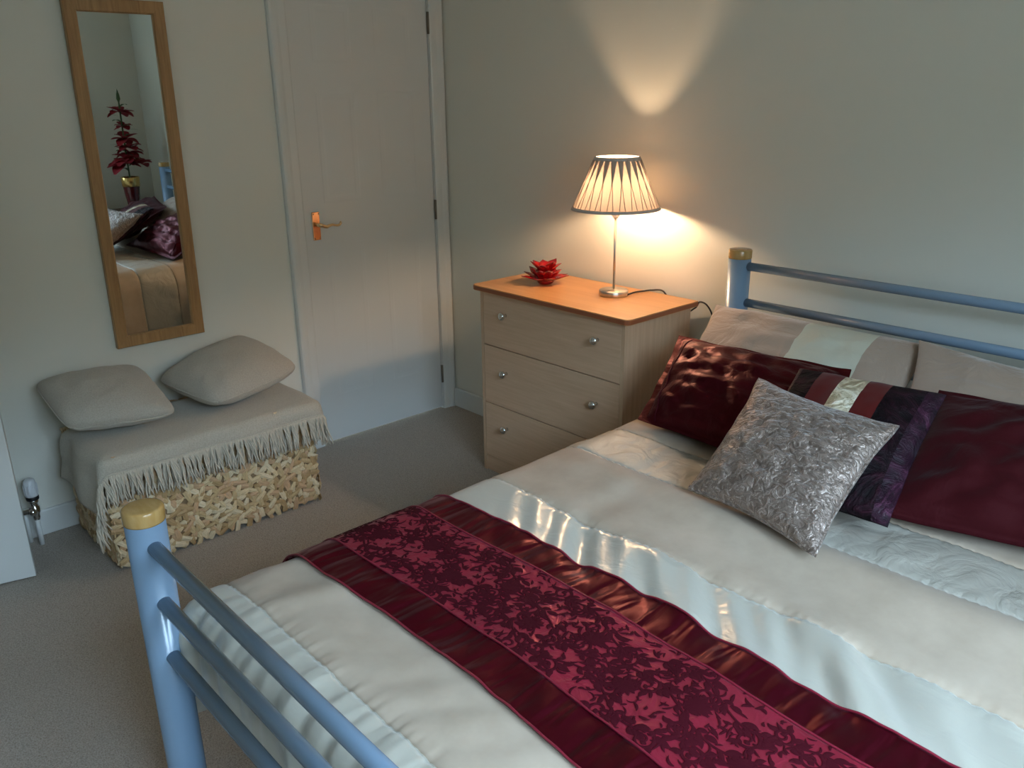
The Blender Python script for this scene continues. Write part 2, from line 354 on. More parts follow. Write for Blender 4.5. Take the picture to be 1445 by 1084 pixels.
mb = MB().box((0, -.850, DH+.005), (.02, -.003, DH+.08)); struct(mb.build('trim_4', m_white))
# open door leaf at far left, standing open in front of the radiator
d2 = link('door_2', None); d2.location = (.311, -2.051, .01); struct(d2, 'white door standing open at the left edge')
ang = math.atan2(-.74, -.195); M = Matrix.Translation((.311, -2.051, 0)) @ Matrix.Rotation(ang, 4, 'Z')
MB().box((0, 0, .006), (.762, .036, 1.98), .0015, M @ Matrix.Translation((0, -.036, 0))).build('door_leaf', m_door, d2)
mb = MB()
for s in (E0-.0, E1+.0): pass
mb.box((-.12, E0-.015, 0), (.0, E0, DH+.02)); mb.box((-.12, E1, 0), (.0, E1+.015, DH+.02)); mb.box((-.12, E1, DH+.005), (0, E0, DH+.02))
mb.box((0, E0, 0), (.018, E0+.07, DH+.09)); mb.box((0, E1-.07, 0), (.018, E1, DH+.09)); mb.box((0, E1-.07, DH+.02), (.018, E0+.07, DH+.09))
struct(mb.build('trim_5', m_white))

# ------------------------------------------------------------------ radiator, only its valve shows
t = thing('radiator', 'white radiator with thermostatic valve, mostly hidden behind the open door', 'radiator', (.06, -2.38, 0))
mb = MB(); V = []; ny = 141
for j in range(ny):
    y = -2.74+j*(.69/(ny-1)); k = .008*(0.5-0.5*math.cos(2*PI*j/10)) 
    V += [(.095-k, y, .14), (.095-k, y, .70)]
mb.grid(V, ny, 2, smooth=True); mb.box((.045, -2.74, .13), (.085, -2.05, .71), .004)
mb.build('panel', m_white, t)
vv = MB().lathe([(.011, .10), (.013, .11), (.013, .125), (.017, .128), (.017, .148), (.012, .152), (.012, .166), (.017, .168), (.017, .178), (.011, .182)], 20, (.080, -1.972, 0)).build('valve', m_chrome, t)
vc = Matrix.Rotation(PI/2, 4, 'X')
MB().lathe([(.013, 0), (.013, .02), (.010, .025), (.010, .075)], 16, (.080, -1.975, .138), vc).build('valve_tail', m_chrome, vv)
MB().lathe([(.0, -.014), (.010, -.010), (.014, 0), (.010, .010), (0, .014)], 16, (.098, -1.984, .138)).build('valve_nut', m_chrome, vv)
MB().lathe([(.020, .178), (.021, .182), (.021, .190), (.019, .193)], 24, (.080, -1.972, 0)).build('collar', m_black, vv)
mb = MB(); mb.lathe([(.019, .191), (.0215, .196), (.021, .235), (.018, .252), (.012, .257), (0, .258)], 24, (.080, -1.972, 0))
for k in range(12):
    a = 2*PI*k/12; mb.box((.019, -.0018, .200), (.0228, .0018, .236), 0, Matrix.Translation((.080, -1.972, 0)) @ Matrix.Rotation(a, 4, 'Z'))
mb.build('thermostat_head', m_plastic, vv)
MB().tube([(.080, -1.972, 0), (.080, -1.972, .105)], .0085, 14).build('pipe', m_white, t)
MB().tube([(.036, -1.998, 0), (.036, -1.998, .13)], .0085, 14).build('pipe', m_white, t)

# ------------------------------------------------------------------ mirror
MY0, MY1, MZ0, MZ1 = -1.254, -1.584, .638, 1.828
t = thing('wall_mirror', 'tall narrow mirror in a waxed pine frame hung on the left wall', 'mirror', (0, (MY0+MY1)/2, MZ0))
TL = .0088   # leans out a few millimetres at the top
def mp(y, z, x):
    zc = (z-MZ0)/(MZ1-MZ0); return (.004+x+TL*zc, y+.008*(zc-.5), z)
def bar(y0, z0, y1, z1, m0, m1, w0=.042):
    pass
fw = .043
outer = [(MY1, MZ0), (MY0, MZ0), (MY0, MZ1), (MY1, MZ1)]; inner = [(MY1+fw, MZ0+fw), (MY0-fw, MZ0+fw), (MY0-fw, MZ1-fw), (MY1+fw, MZ1-fw)]
for k in range(4):
    a, b = outer[k], outer[(k+1) % 4]; c, d = inner[(k+1) % 4], inner[k]
    e = [(a[0]*(1-q)+d[0]*q, a[1]*(1-q)+d[1]*q) for q in (.06, .9)]; g = [(b[0]*(1-q)+c[0]*q, b[1]*(1-q)+c[1]*q) for q in (.06, .9)]
    V = [mp(*a, 0), mp(*b, 0), mp(*b, .020), mp(*g[0], .023), mp(*g[1], .022), mp(*c, .014), mp(*c, 0), mp(*a, .020), mp(*e[0], .023), mp(*e[1], .022), mp(*d, .014), mp(*d, 0)]
    F = [(0, 7, 2, 1), (7, 8, 3, 2), (8, 9, 4, 3), (9, 10, 5, 4), (10, 11, 6, 5), (0, 1, 6, 11), (0, 11, 10, 9, 8, 7), (1, 2, 3, 4, 5, 6)]
    V = [(p[0], p[1], p[2]) for p in V]
    MB().add(V, [f[::-1] for f in F]).build('frame_rail', m_pine, t)
a, b, c, d = [mp(*p, .010) for p in inner]
V = [a, b, c, d] + [(p[0]-.004, p[1], p[2]) for p in (a, b, c, d)]
MB().add(V, [(0, 1, 2, 3), (7, 6, 5, 4), (0, 4, 5, 1), (1, 5, 6, 2), (2, 6, 7, 3), (3, 7, 4, 0)]).build('mirror_glass', m_mirror, t)

# ------------------------------------------------------------------ chest of drawers
CX0, CX1, CY1, CHH = .6674, 1.4731, -.4215, .797
t = thing('chest_of_drawers', 'pale beech chest of three drawers with orange wooden top', 'chest of drawers', ((CX0+CX1)/2, -.22, 0))
bx0, bx1, by1 = .698, 1.446, -.402
MB().box((bx0, -.035, 0), (bx0+.016, by1, CHH-.020)).build('side_panel', m_beechv, t)
MB().box((bx1-.016, -.035, 0), (bx1, by1, CHH-.020)).build('side_panel', m_beechv, t)
MB().box((bx0+.016, -.05, .01), (bx1-.016, -.041, CHH-.020)).build('back_panel', m_beech, t)
MB().box((bx0+.016, -.06, .03), (bx1-.016, by1+.022, CHH-.022)).build('carcass', m_gap, t)
MB().box((bx0+.016, by1+.03, 0), (bx1-.016, by1+.006, .066)).build('plinth', m_beech, t)
for z0, z1 in ((.5585, CHH-.024), (.3105, .5545), (.070, .3065)):
    d = MB().box((bx0+.017, by1-.0, z0), (bx1-.017, by1+.018, z1), .001).build('drawer', m_beech, t)
    for x in (.846, 1.324):
        zz = (.697 if z0 > .5 else .459 if z0 > .3 else .221)
        MB().lathe([(.007, 0), (.006, .008), (.0075, .012), (.0145, .018), (.016, .023), (.014, .028), (.008, .031), (0, .032)], 20, (x, by1, zz), Matrix.Rotation(PI/2, 4, 'X')).build('knob', m_chrome, d)
def rslab(z0, z1, r, grow=0):
    P = []
    x0, x1, y0, y1 = CX0-grow, CX1+grow, CY1-grow, -.030
    for cx, cy, a0 in ((x1-r, y0+r, -PI/2), (x1-.002, y1-.002, 0), (x0+.002, y1-.002, PI/2), (x0+r, y0+r, PI)):
        rr = r if cy < -.2 else .002
        for k in range(7): a = a0+PI/2*k/6; P.append((cx+rr*math.cos(a), cy+rr*math.sin(a)))
    n = len(P); V = [(x, y, z0) for x, y in P]+[(x, y, z1) for x, y in P]
    return MB().add(V, [(i, (i+1) % n, n+(i+1) % n, n+i) for i in range(n)]+[tuple(range(n, 2*n)), tuple(range(n-1, -1, -1))])
tp = rslab(CHH-.020, CHH, .022).build('top', m_top, t)
P = rslab(CHH-.018, CHH-.0035, .022, .0015).build('edging', m_topedge, tp)

# ------------------------------------------------------------------ table lamp
LX, LY = 1.191, -.168
t = thing('table_lamp', 'lit table lamp with pleated taupe shade and slim steel stem', 'lamp', (LX, LY, CHH))
MB().lathe([(.053, CHH), (.0545, CHH+.002), (.0545, CHH+.017), (.052, CHH+.020), (.012, CHH+.021), (.007, CHH+.024)], 48, (LX, LY, 0)).build('base', m_steel, t)
MB().lathe([(.0045, CHH+.02), (.0045, 1.085)], 16, (LX, LY, 0)).build('stem', m_steel, t)
MB().lathe([(.005, 1.078), (.013, 1.086), (.0145, 1.095), (.0145, 1.128), (.012, 1.131), (.012, 1.145)], 24, (LX, LY, 0)).build('bulb_holder', m_plastic, t)
bl = MB().lathe([(.006, 1.143), (.008, 1.150), (.0115, 1.160), (.0125, 1.170), (.0105, 1.182), (.006, 1.193), (.002, 1.199), (0, 1.200)], 20, (LX, LY, 0)).build('bulb', m_bulb, t)
SZ0, SZ1, SR0, SR1 = 1.113, 1.297, .158, .077
def srad(z): return SR0+(SR1-SR0)*(z-SZ0)/(SZ1-SZ0)
shd = MB().lathe([(srad(z), z) for z in np.linspace(SZ0, SZ1, 6)], 88, (LX, LY, 0), caps=False).build('shade', m_shade, t)
for z, h in ((SZ0, .010), (SZ1, -.011)):
    r = srad(z); r2 = srad(z+h)
    MB().lathe([(r-.002, z), (r+.004, z), (r2+.004, z+h), (r2-.002, z+h), (r-.002, z)], 66, (LX, LY, 0), caps=False).build('trim_band', m_trim, shd)
mbp = None
NP = 22
for k in range(NP):
    # a pinched pleat: wide dark fold at the top closing to a point, then two thin folds opening to the hem
    V = []; F = []
    def pt(da, z, off): 
        a = 2*PI*(k+.5)/NP+da; r = srad(z)+off; return (LX+r*math.cos(a), LY+r*math.sin(a), z)
    hw = 2*PI/NP
    zt, zm, zb = SZ1-.008, SZ0+.098, SZ0+.006
    n = 8
    for i in range(n+1):
        q = i/n; z = zt+(zm-zt)*q; ww = hw*(.40*(1-q)**1.1+.05); V += [pt(-ww, z, .0012), pt(0, z, .0045*(1-q*.5)), pt(ww, z, .0012)]
    for i in range(n): F += [(3*i, 3*i+3, 3*i+4, 3*i+1), (3*i+1, 3*i+4, 3*i+5, 3*i+2)]
    k0 = len(V)
    for sgn in (-1, 1):
        k1 = len(V)
        for i in range(6):
            q = i/5; z = zm+(zb-zm)*q; c = sgn*hw*(.03+.22*q); V += [pt(c-hw*.035, z, .0012), pt(c, z, .0032), pt(c+hw*.035, z, .0012)]
        for i in range(5): F += [(k1+3*i, k1+3*i+3, k1+3*i+4, k1+3*i+1), (k1+3*i+1, k1+3*i+4, k1+3*i+5, k1+3*i+2)]
    MB().add(V, F, True).build('pleat', m_pleat, shd)
# gimbal wires holding the shade
mb = MB()
for k in range(3):
    a = 2*PI*k/3+.5; mb.tube([(LX+.013*math.cos(a), LY+.013*math.sin(a), 1.125), (LX+srad(1.14)*.99*math.cos(a), LY+srad(1.14)*.99*math.sin(a), 1.127)], .0012, 6)
mb.build('shade_carrier', m_steel, shd)
def spline(pts, n=12):
    P = [Vector(p) for p in pts]; P = [P[0]*2-P[1]]+P+[P[-1]*2-P[-2]]; out = []
    for i in range(1, len(P)-2):
        for k in range(n):
            s_ = k/n; out.append(.5*((2*P[i])+(P[i+1]-P[i-1])*s_+(2*P[i-1]-5*P[i]+4*P[i+1]-P[i+2])*s_*s_+(3*P[i]-P[i-1]-3*P[i+1]+P[i+2])*s_**3))
    return out+[P[-2]]
cb = spline([(LX+.05, LY+.02, .802), (1.235, -.10, .802), (1.245, -.06, .802), (1.262, -.034, .804), (1.30, -.018, .806), (1.33, -.012, .78), (1.40, -.012, .74), (1.452, -.016, .765), (1.475, -.024, .792), (1.51, -.026, .785), (1.537, -.026, .742), (1.545, -.024, .65), (1.54, -.02, .4), (1.54, -.019, .12)])
MB().tube(cb, .0032, 8).build('cable', m_black, t)

# ------------------------------------------------------------------ red glass flower candle holder
GX, GY = .878, -.215
t = thing('glass_flower_bowl', 'red glass flower shaped candle holder on the chest top', 'candle holder', (GX, GY, CHH))
mb = MB().lathe([(.0, .001), (.022, .001), (.030, .006), (.038, .020), (.036, .030), (.030, .020), (.020, .010), (0, .008)], 24, (GX, GY, CHH), caps=False)
mb.build('bowl', m_glass, t)
def petal(ang, r0, z0, length, width, rise, curl, tip_m=None):
    V = []; n, mth = 10, 5
    for i in range(n):
        q = i/(n-1); r = r0+length*math.cos(rise)*q+0.006*q*q; z = z0+length*math.sin(rise)*(q+curl*q*q)
        wd = width*(math.sin(PI*min(1, q*.80+.12))**.8)*(1-q**5)+.0008
        for j in range(mth):
            s = (j/(mth-1)-.5)*2; cup = .35*wd*s*s
            x, y = r-cup*.3, s*wd+.0025*math.sin(6*q+ang*3); zz = z+cup
            V.append((GX+x*math.cos(ang)-y*math.sin(ang), GY+x*math.sin(ang)+y*math.cos(ang), CHH+zz))
    return V, n, mth
for ring, (cnt, r0, z0, ln, wd, rise, curl) in enumerate(((10, .022, .012, .068, .020, .38, .12), (8, .028, .018, .056, .025, .95, .0), (7, .016, .042, .058, .024, .92, .0))):
    for k in range(cnt):
        a = 2*PI*(k+.37*ring)/cnt+random.uniform(-.1, .1)
        l2 = ln*random.uniform(.85, 1.2)
        V, n, mth = petal(a, r0, z0, l2, wd, rise+random.uniform(-.12, .12), curl)
        o = MB().grid(V, n, mth).build('petal', m_glass, t)
        o.data.materials.append(m_glassd)
        for p in o.data.polygons:
            if p.index >= (n-3)*(mth-1): p.material_index = 1
        s_ = o.modifiers.new('solid', 'SOLIDIFY'); s_.thickness = .0022; s_.offset = 0

# ------------------------------------------------------------------ woven basket trunk
TX0, TX1, TY0, TY1, TH = .04, .474, -1.825, -1.070, .40
t = thing('storage_trunk', 'woven dried leaf storage trunk with a lid against the left wall', 'basket', ((TX0+TX1)/2, (TY0+TY1)/2, 0))
core = MB().box((TX0, TY0, .012), (TX1-.004, TY1, .335), .004).build('body', m_core, t)
lid = MB().box((TX0, TY0, .338), (TX1-.002, TY1, TH-.004), .004).build('lid', m_core, t)
# four strip shapes shared by all the leaf strips
strips = []
for q in range(4):
    for mi in range(5):
        L = (.050, .040, .056, .036)[q]; Wd = (.021, .024, .018, .022)[q]; n = 4; V = []
        for i in range(n+1):
            s = i/n-.5; b = .0035*(1-(2*s)**2)+.0012; tw = (.3, -.25, .2, -.3)[q]*s; ww = Wd/2*(1-.55*abs(s+.5)**2*(1 if q % 2 else .4))
            V += [(s*L, -ww, b-ww*tw), (s*L, 0, b+.0022), (s*L, ww, b+ww*tw)]
        V2 = V+[(x, y, -.001) for x, y, z in V]
        F = []; N = len(V)
        for i in range(n):
            for j in range(2): F.append((3*i+j, 3*i+3+j, 3*i+4+j, 3*i+1+j))
            F.append((3*i, 3*i+N, 3*i+3+N, 3*i+3)); F.append((3*i+2, 3*i+5, 3*i+5+N, 3*i+2+N))
        F.append((0, 1, 2, 2+N, 1+N, N)); F.append((3*n, 3*n+N, 3*n+1+N, 3*n+2+N, 3*n+2, 3*n+1))
        strips.append((q, mi, MB().add(V2, F, False).mesh('woven_strip', m_strip[mi])))
stuff = MB(); nstrip = 0
def strip_at(P, nrm, ang, visible, par):
    global nstrip
    nrm = Vector(nrm); q = nrm.to_track_quat('Z', 'Y'); R = q.to_matrix().to_4x4() @ Matrix.Rotation(ang, 4, 'Z') @ Matrix.Rotation(random.uniform(-.18, .18), 4, 'X') @ Matrix.Rotation(random.uniform(-.12, .12), 4, 'Y')
    M = Matrix.Translation(P) @ R
    s_, mi, me = random.choice(strips)
    if visible and nstrip < 296:
        nstrip += 1; o = link('woven_strip', me, core); M2 = Matrix.Translation(-(core.location+t.location)) @ M
        o.location = M2.translation; o.rotation_euler = R.to_euler()
    else:
        stuffs[mi].add([tuple(M @ v.co) for v in me.vertices], [tuple(p.vertices) for p in me.polygons])
stuffs = [MB() for _ in range(5)]
rows = 21
def face_strips(org, du, dv, Lu, Lv, nrm, vis):
    nu = int(Lu/.0235); nv = max(1, int(Lv/.0195))
    for i in range(nu):
        for j in range(nv):
            u = (i+.5+random.uniform(-.3, .3))*Lu/nu; v = (j+.5+random.uniform(-.3, .3))*Lv/nv
            u = max(.012, min(Lu-.012, u)); v = max(.014, min(Lv-.010, v))
            ang = (PI/4 if (i+j) % 2 else -PI/4)+random.uniform(-.7, .7)
            P = Vector(org)+Vector(du)*u+Vector(dv)*v+Vector(nrm)*random.uniform(0, .004)
            strip_at(P, nrm, ang, vis(u, v), core)
fv = lambda u, v: v < .225
face_strips((TX1-.003, TY0, .010), (0, 1, 0), (0, 0, 1), TY1-TY0, .27, (1, 0, 0), fv)
face_strips((TX1-.003, TY0, .28), (0, 1, 0), (0, 0, 1), TY1-TY0, .115, (1, 0, 0), lambda u, v: False)
face_strips((TX0, TY0+.001, .010), (1, 0, 0), (0, 0, 1), TX1-TX0, .385, (0, -1, 0), lambda u, v: False)
face_strips((TX0, TY1-.001, .010), (1, 0, 0), (0, 0, 1), TX1-TX0, .385, (0, 1, 0), lambda u, v: False)
face_strips((TX0, TY0, TH-.005), (1, 0, 0), (0, 1, 0), .16, TY1-TY0, (0, 0, 1), lambda u, v: False)
for mi, s_ in enumerate(stuffs):
    o = s_.build('woven_strips', m_strip[mi], core); o['kind'] = 'stuff'

# ------------------------------------------------------------------ draping helper
def drape(px, py, rect, Rx, Ry, zt, flare=0.0):
    x0, x1, y0, y1 = rect
    ox = px-x1 if px > x1 else px-x0 if px < x0 else 0.0
    oy = py-y1 if py > y1 else py-y0 if py < y0 else 0.0
    d = math.hypot(ox, oy); bxp = min(max(px, x0), x1); byp = min(max(py, y0), y1)
    if d < 1e-9: return bxp, byp, zt, 0, (0, 0)
    dx, dy = ox/d, oy/d; R = (abs(dx)*Rx+abs(dy)*Ry)/(abs(dx)+abs(dy))
    if d < R*PI/2: a = d/R; out = R*math.sin(a); dr_ = R*(1-math.cos(a))
    else: rest = d-R*PI/2; out = R+flare*rest; dr_ = R+rest
    return bxp+dx*out, byp+dy*out, zt-dr_, d, (dx, dy)

# ------------------------------------------------------------------ fringed throw over the trunk
tr = thing('throw', 'oatmeal woven throw with long cream fringe draped over the trunk', 'throw', ((TX0+TX1)/2, (TY0+TY1)/2, TH+.008))
rectT = (TX0+.02, TX1-.014, TY0+.004, TY1+.016)
def throw_pt(px, py):
    x, y, z, d, dr_ = drape(px, py, rectT, .034, .034, TH+.014, .10)
    wv = nz(px*7, py*7, 3.1)
    if d > 0:
        fold = .012*sm(d/.08)*math.sin(py*22+px*9+1.0)*(.5+.5*nz(py*3, px*3, 9)) 
        x += dr_[0]*fold*.6; y += dr_[1]*(abs(fold)+.010*sm(d/.06)*math.sin(px*24))
        if dr_[0] > .9: x += .004*wv
    z += .006*sm(.5+wv)*(1 if d == 0 else .3)
    return Vector((x, y, z))
PX0, PX1 = .115, TX1+.062
def y_left(px): return TY0-.185-.03*sm((px-.1)/.4)
def y_right(px): return TY1+.085
NXg, NYg = 46, 120
V = []
for i in range(NXg):
    px = PX0+(PX1-PX0)*i/(NXg-1)
    for j in range(NYg):
        q = j/(NYg-1); py = y_left(px)*(1-q)+y_right(px)*q
        pxx = px+(.04*nz(py*2.3, 5.0) if i == 0 else 0)
        V.append(tuple(throw_pt(pxx, py)))
cl = MB().grid(V, NXg, NYg).build('cloth', m_throw, tr); s_ = cl.modifiers.new('solid', 'SOLIDIFY'); s_.thickness = .005; s_.offset = -1
# hem cord along the fringed edge
hem = [throw_pt(PX1-.004, y_left(PX1)*(1-j/160)+y_right(PX1)*j/160)+Vector((.0035, 0, 0)) for j in range(161)]
MB().tube(hem, .0042, 8).build('hem', m_throw, tr)
# tassels: shared twisted strands hanging from the hem
tmesh = []
for q in range(6):
    mb = MB(); rnd = random.Random(q); L = .098+.014*rnd.random()
    for st in range(3):
        ph = st*2*PI/3; bx, by_ = rnd.uniform(-.009, .009), rnd.uniform(-.008, .008); pts = []; rs = []
        for i in range(8):
            s = i/7; pts.append((.0028*math.cos(ph+s*7)+bx*s*s+.004*math.sin(3*s), .0028*math.sin(ph+s*7)+by_*s*s, -L*s*(1-.04*st)))
            rs.append(.0034*(1-.3*s) if i < 7 else .0018)
        mb.tube(pts, rs, 5)
    tmesh.append(mb.mesh('tassel', m_tassel))
Lh = [0]
for a, b in zip(hem, hem[1:]): Lh.append(Lh[-1]+(b-a).length)
NT = 190
for k in range(NT):
    s = Lh[-1]*(k+.5)/NT; i = max(j for j in range(len(Lh)) if Lh[j] <= s); P = hem[i]
    o = link('tassel', random.choice(tmesh), tr); out = (P-Vector((.3, -1.45, P.z))).normalized()
    o.location = P-tr.location+Vector((.001, 0, -.001)); 
    front = TY0-.01 < P.y < TY1+.03
    o.rotation_euler = ((random.uniform(-.16, .16), random.uniform(-.16, -.02), random.uniform(0, 6)) if front else (random.uniform(-.12, .22), random.uniform(-.15, .15), random.uniform(0, 6)))
    o.scale = (1, 1, random.uniform(.88, 1.1))

# ------------------------------------------------------------------ cushions
def cushion_pt(cor, T, pinch, u, v, side, flange=0.0, nsc=6.0, namp=.006, seed=0.0, power=.5, rnd_=0.0):
    P00, P10, P11, P01 = cor
    rc = 1-rnd_*(abs(u)**5)*(abs(v)**5)
    uu = u*(1-pinch*(1-v*v))*rc; vv = v*(1-pinch*(1-u*u))*rc
    a, b = (uu+1)/2, (vv+1)/2
    p = P00*(1-a)*(1-b)+P10*a*(1-b)+P11*a*b+P01*(1-a)*b
    n = (P10-P00).cross(P01-P00).normalized()
    fu, fv_ = min(1, abs(u)/(1-flange)), min(1, abs(v)/(1-flange))
    th = ((1-fu**2.2)*(1-fv_**2.2))
    h = T*(max(th, 0)**power)
    edge = 1-max(abs(u), abs(v))**4
    h += namp*nz(u*nsc*.5+seed, v*nsc*.5, seed)*edge*2+namp*.6*nz(u*nsc+seed, v*nsc*1.3, seed+4)*edge
    if flange and max(abs(u), abs(v)) > 1-flange: h = max(h, .0)
    p = p+n*(side*(h+.0012))
    # slack waviness of the rim
    p += n*(.006*nz(u*3+seed, v*3, seed+8)*(1-edge))
    return p
def cushion_mesh(cor, T, pinch, urange=(-1, 1), vrange=(-1, 1), n=44, floor=None, **kw):
    cor = [Vector(c) for c in cor]; mb = MB()
    # finer steps near the rim
    def par(n, a, b):
        return [a+(b-a)*(0.5-0.5*math.cos(PI*i/(n-1))) if (a, b) == (-1, 1) else a+(b-a)*i/(n-1) for i in range(n)]
    nu = n if urange == (-1, 1) else max(5, int(n*(urange[1]-urange[0])/2)+2)
    U_s, V_s = par(nu, *urange), par(n if vrange == (-1, 1) else max(5, int(n*(vrange[1]-vrange[0])/2)+2), *vrange)
    for side in (1, -1):
        V = []
        for u in U_s:
            for v in V_s:
                p = cushion_pt(cor, T, pinch, u, v, side, **kw)
                if floor: 
                    fz = floor(p.x, p.y)
                    if side > 0: fz += .004
                    if p.z < fz: p.z = fz
                V.append(tuple(p))
        mb.grid(V, len(U_s), len(V_s), True, flip=(side < 0))
    return mb
def weld(o, d=.0008):
    w_ = o.modifiers.new('weld', 'WELD'); w_.merge_threshold = d; return o
def rim(cor, T, pinch, r, mname, m, par, floor=None, **kw):
    cor = [Vector(c) for c in cor]; P = []
    for s in range(4):
        for k in range(24):
            q = -1+2*k/24; u, v = ((q, -1), (1, q), (-q, 1), (-1, -q))[s]
            a = cushion_pt(cor, T, pinch, u, v, 1, **kw); b = cushion_pt(cor, T, pinch, u, v, -1, **kw); c = (a+b)/2
            if floor: c.z = max(c.z, floor(c.x, c.y)+.002)
            P.append(c)
    P.append(P[0]); return MB().tube(P, r, 6).build(mname, m, par)

trunk_top = lambda x, y: TH+.022
cu = thing('cushion', 'oatmeal cushion at the left end of the trunk, nearer the radiator valve', 'cushion', (.2, -1.70, TH+.02), 'woven cushions on the trunk')
cor = [(.290, -1.865, .470), (.382, -1.528, .463), (.050, -1.535, .572), (.055, -1.895, .590)]
weld(cushion_mesh(cor, .072, .0, rnd_=.10, floor=trunk_top, seed=2.0, namp=.004, power=.5).build('cover', m_cush, cu))
rim(cor, .072, .0, .003, 'seam', m_cush, cu, floor=trunk_top, seed=2.0, rnd_=.10)
cu = thing('cushion', 'oatmeal cushion at the right end of the trunk, nearer the door', 'cushion', (.2, -1.25, TH+.02), 'woven cushions on the trunk')
cor = [(.400, -1.400, .468), (.305, -1.005, .497), (.050, -1.125, .607), (.075, -1.495, .510)]
weld(cushion_mesh(cor, .074, .0, rnd_=.10, floor=trunk_top, seed=5.0, namp=.004, power=.5).build('cover', m_cush, cu))
rim(cor, .074, .0, .003, 'seam', m_cush, cu, floor=trunk_top, seed=5.0, rnd_=.10)

# ------------------------------------------------------------------ bed frame
BX0, BX1, HY, FY = 1.6788, 3.235, -.106, -2.0808
PR = .0372
t = thing('double_bed', 'blue grey tubular metal bed frame with round wooden post caps', 'bed', ((BX0+BX1)/2, (HY+FY)/2, 0))
for x in (BX0, BX1):
    for y, z in ((HY, 1.020), (FY, .787)):
        p = MB().lathe([(PR*.96, 0), (PR, .006), (PR, z-.030)], 40, (x, y, 0)).build('post', m_blue, t)
        MB().lathe([(PR+.0006, z-.030), (PR+.0012, z-.027), (PR+.0012, z-.004), (PR-.001, z-.001), (PR-.005, z), (0, z)], 40, (x, y, 0)).build('post_cap', m_cap, p)
        if z < .9 and x == BX0:
            MB().lathe([(.009, 0), (.009, .003), (.005, .005), (0, .005)], 16, (x-PR+.001, y-.004, .345), Matrix.Rotation(-PI/2, 4, 'Y')).build('bolt', m_black, p)
for y, zs in ((HY, (.9662, .8448, .723, .600, .478)), (FY, (.7117, .5914, .4686))):
    for z in zs:
        rl = MB().tube([(BX0+PR*.8, y, z), (BX1-PR*.8, y, z)], .0142, 20).build('rail', m_blue, t)
for x in (BX0, BX1):
    MB().box((x-.010, FY+.02, .335), (x+.010, HY-.02, .385), .003).build('side_rail', m_blue, t)
for k in range(14):
    y = FY+.12+k*(HY-FY-.22)/13
    MB().box((BX0+.043, y-.03, .335), (BX1-.043, y+.03, .347)).build('slat', m_slat, t)
MX0, MX1 = 1.70+.02, 3.195
mt = MB().box((MX0+.01, FY+.055, .349), (MX1, HY-.06, .512), .03).build('mattress', m_mattress)
tag(mt, 'white mattress hidden under the duvet on the metal bed', 'mattress')
# ------------------------------------------------------------------ duvet of suede and satin bands
ZT = .575
rectD = (1.742, 3.14, -1.985, -.10)
def puff(x, y):
    h = .0
    e = sm((x-1.70)/.35)*sm((y+2.05)/.3)
    h += .010*nz(x*1.7, y*1.9, 1.0)*e
    h += .0035*nz(x*6, y*6, 2.0)
    # a soft ridge where the duvet runs up to the pillows
    h += (.018*math.exp(-((y+1.01)/.07)**2)-.006*math.exp(-((y+.93)/.03)**2))*sm((x-1.72)/.12)
    # the satin bands gather into ripples across their width
    def band(c, wd): return math.exp(-((y-c)/wd)**4)
    h += band(-1.31, .10)*(.027*nz(x*8+7*y, y*3, 5.0)+.012*nz(x*18+14*y, y*5, 6.0))*sm((x-1.7)/.25)
    h += band(-2.02, .10)*(.012*nz(x*17+3*y, y*1.5, 7.0)+.005*nz(x*38, y*2, 8.0))
    h += band(-.82, .10)*(.006*nz(x*11, y*7, 9.0)+.003*nz(x*25, y*14, 10.0))
    for s in (-1.944, -1.222, -.930, -.735):
        d = abs(y-s); h -= .0045*math.exp(-(d/.007)**2); h += .0016*math.exp(-(d/.02)**2)*math.sin(x*2*PI/.022+3*nz(x*8, s))
    # creases of the suede panel at the near left corner
    h += .007*math.exp(-((x-1.86-.25*(y+1.87))/.035)**2)*math.exp(-((y+1.86)/.09)**2)
    h += .006*math.exp(-((x-1.95)/.05)**2)*math.exp(-((y+1.09)/.10)**2)-.006*math.exp(-((x-2.02)/.04)**2)*math.exp(-((y+1.09)/.10)**2)
    ff = math.exp(-((y+1.87)/.085)**2)
    h += ff*(.0045*nz(x*14-9*y, y*6, 21.0)+.008*max(0, nz(x*5+2*y, y*3, 23.0)))
    h += .006*math.exp(-((y+1.08)/.12)**2)*nz(x*4+3*y, y*5, 25.0)
    return h
def hdv(px, py, lift=0.0):
    rc = (rectD[0], rectD[1], rectD[2]-.055*sm((rectD[0]-px-.06)/.12), rectD[3])
    x, y, z, d, dr_ = drape(px, py, rc, .115, .062, ZT, .05)
    if px < 1.70 and py < -1.9: x -= .022*sm((1.70-px)/.2)*sm((-1.9-py)/.1)
    hp = puff(px, py)
    if d == 0: return Vector((x, y, z+hp+lift))
    Rr = .115 if abs(dr_[0]) > abs(dr_[1]) else .062
    a = min(PI/2, d/Rr); w1, w2 = math.cos(a), math.sin(a)
    g = hp
    if abs(dr_[0]) > .5: g += sm((d-.08)/.12)*(.012*math.sin(py*17+1.3*math.sin(py*5))+.010*nz(py*9, d*3, 11.0))   # hanging folds of the long side
    if abs(dr_[1]) > .5: g += sm((d-.04)/.10)*(.015*nz(px*17+3*py, py*1.5, 7.0)+.005*nz(px*38, d*4, 8.0))
    g += lift
    return Vector((x+dr_[0]*w2*g, y+dr_[1]*w2*g, z+w1*g))
def surf_z(x, y):
    return ZT+puff(x, y) if x > 1.742 else hdv(1.742-(1.742-x), y).z
XL, XR_, YF, YB = 1.742-.410, 3.14+.35, -1.985-.215, -.30
def ylist(a, b, step): n = max(3, int(round((b-a)/step))+1); return [a+(b-a)*i/(n-1) for i in range(n)]
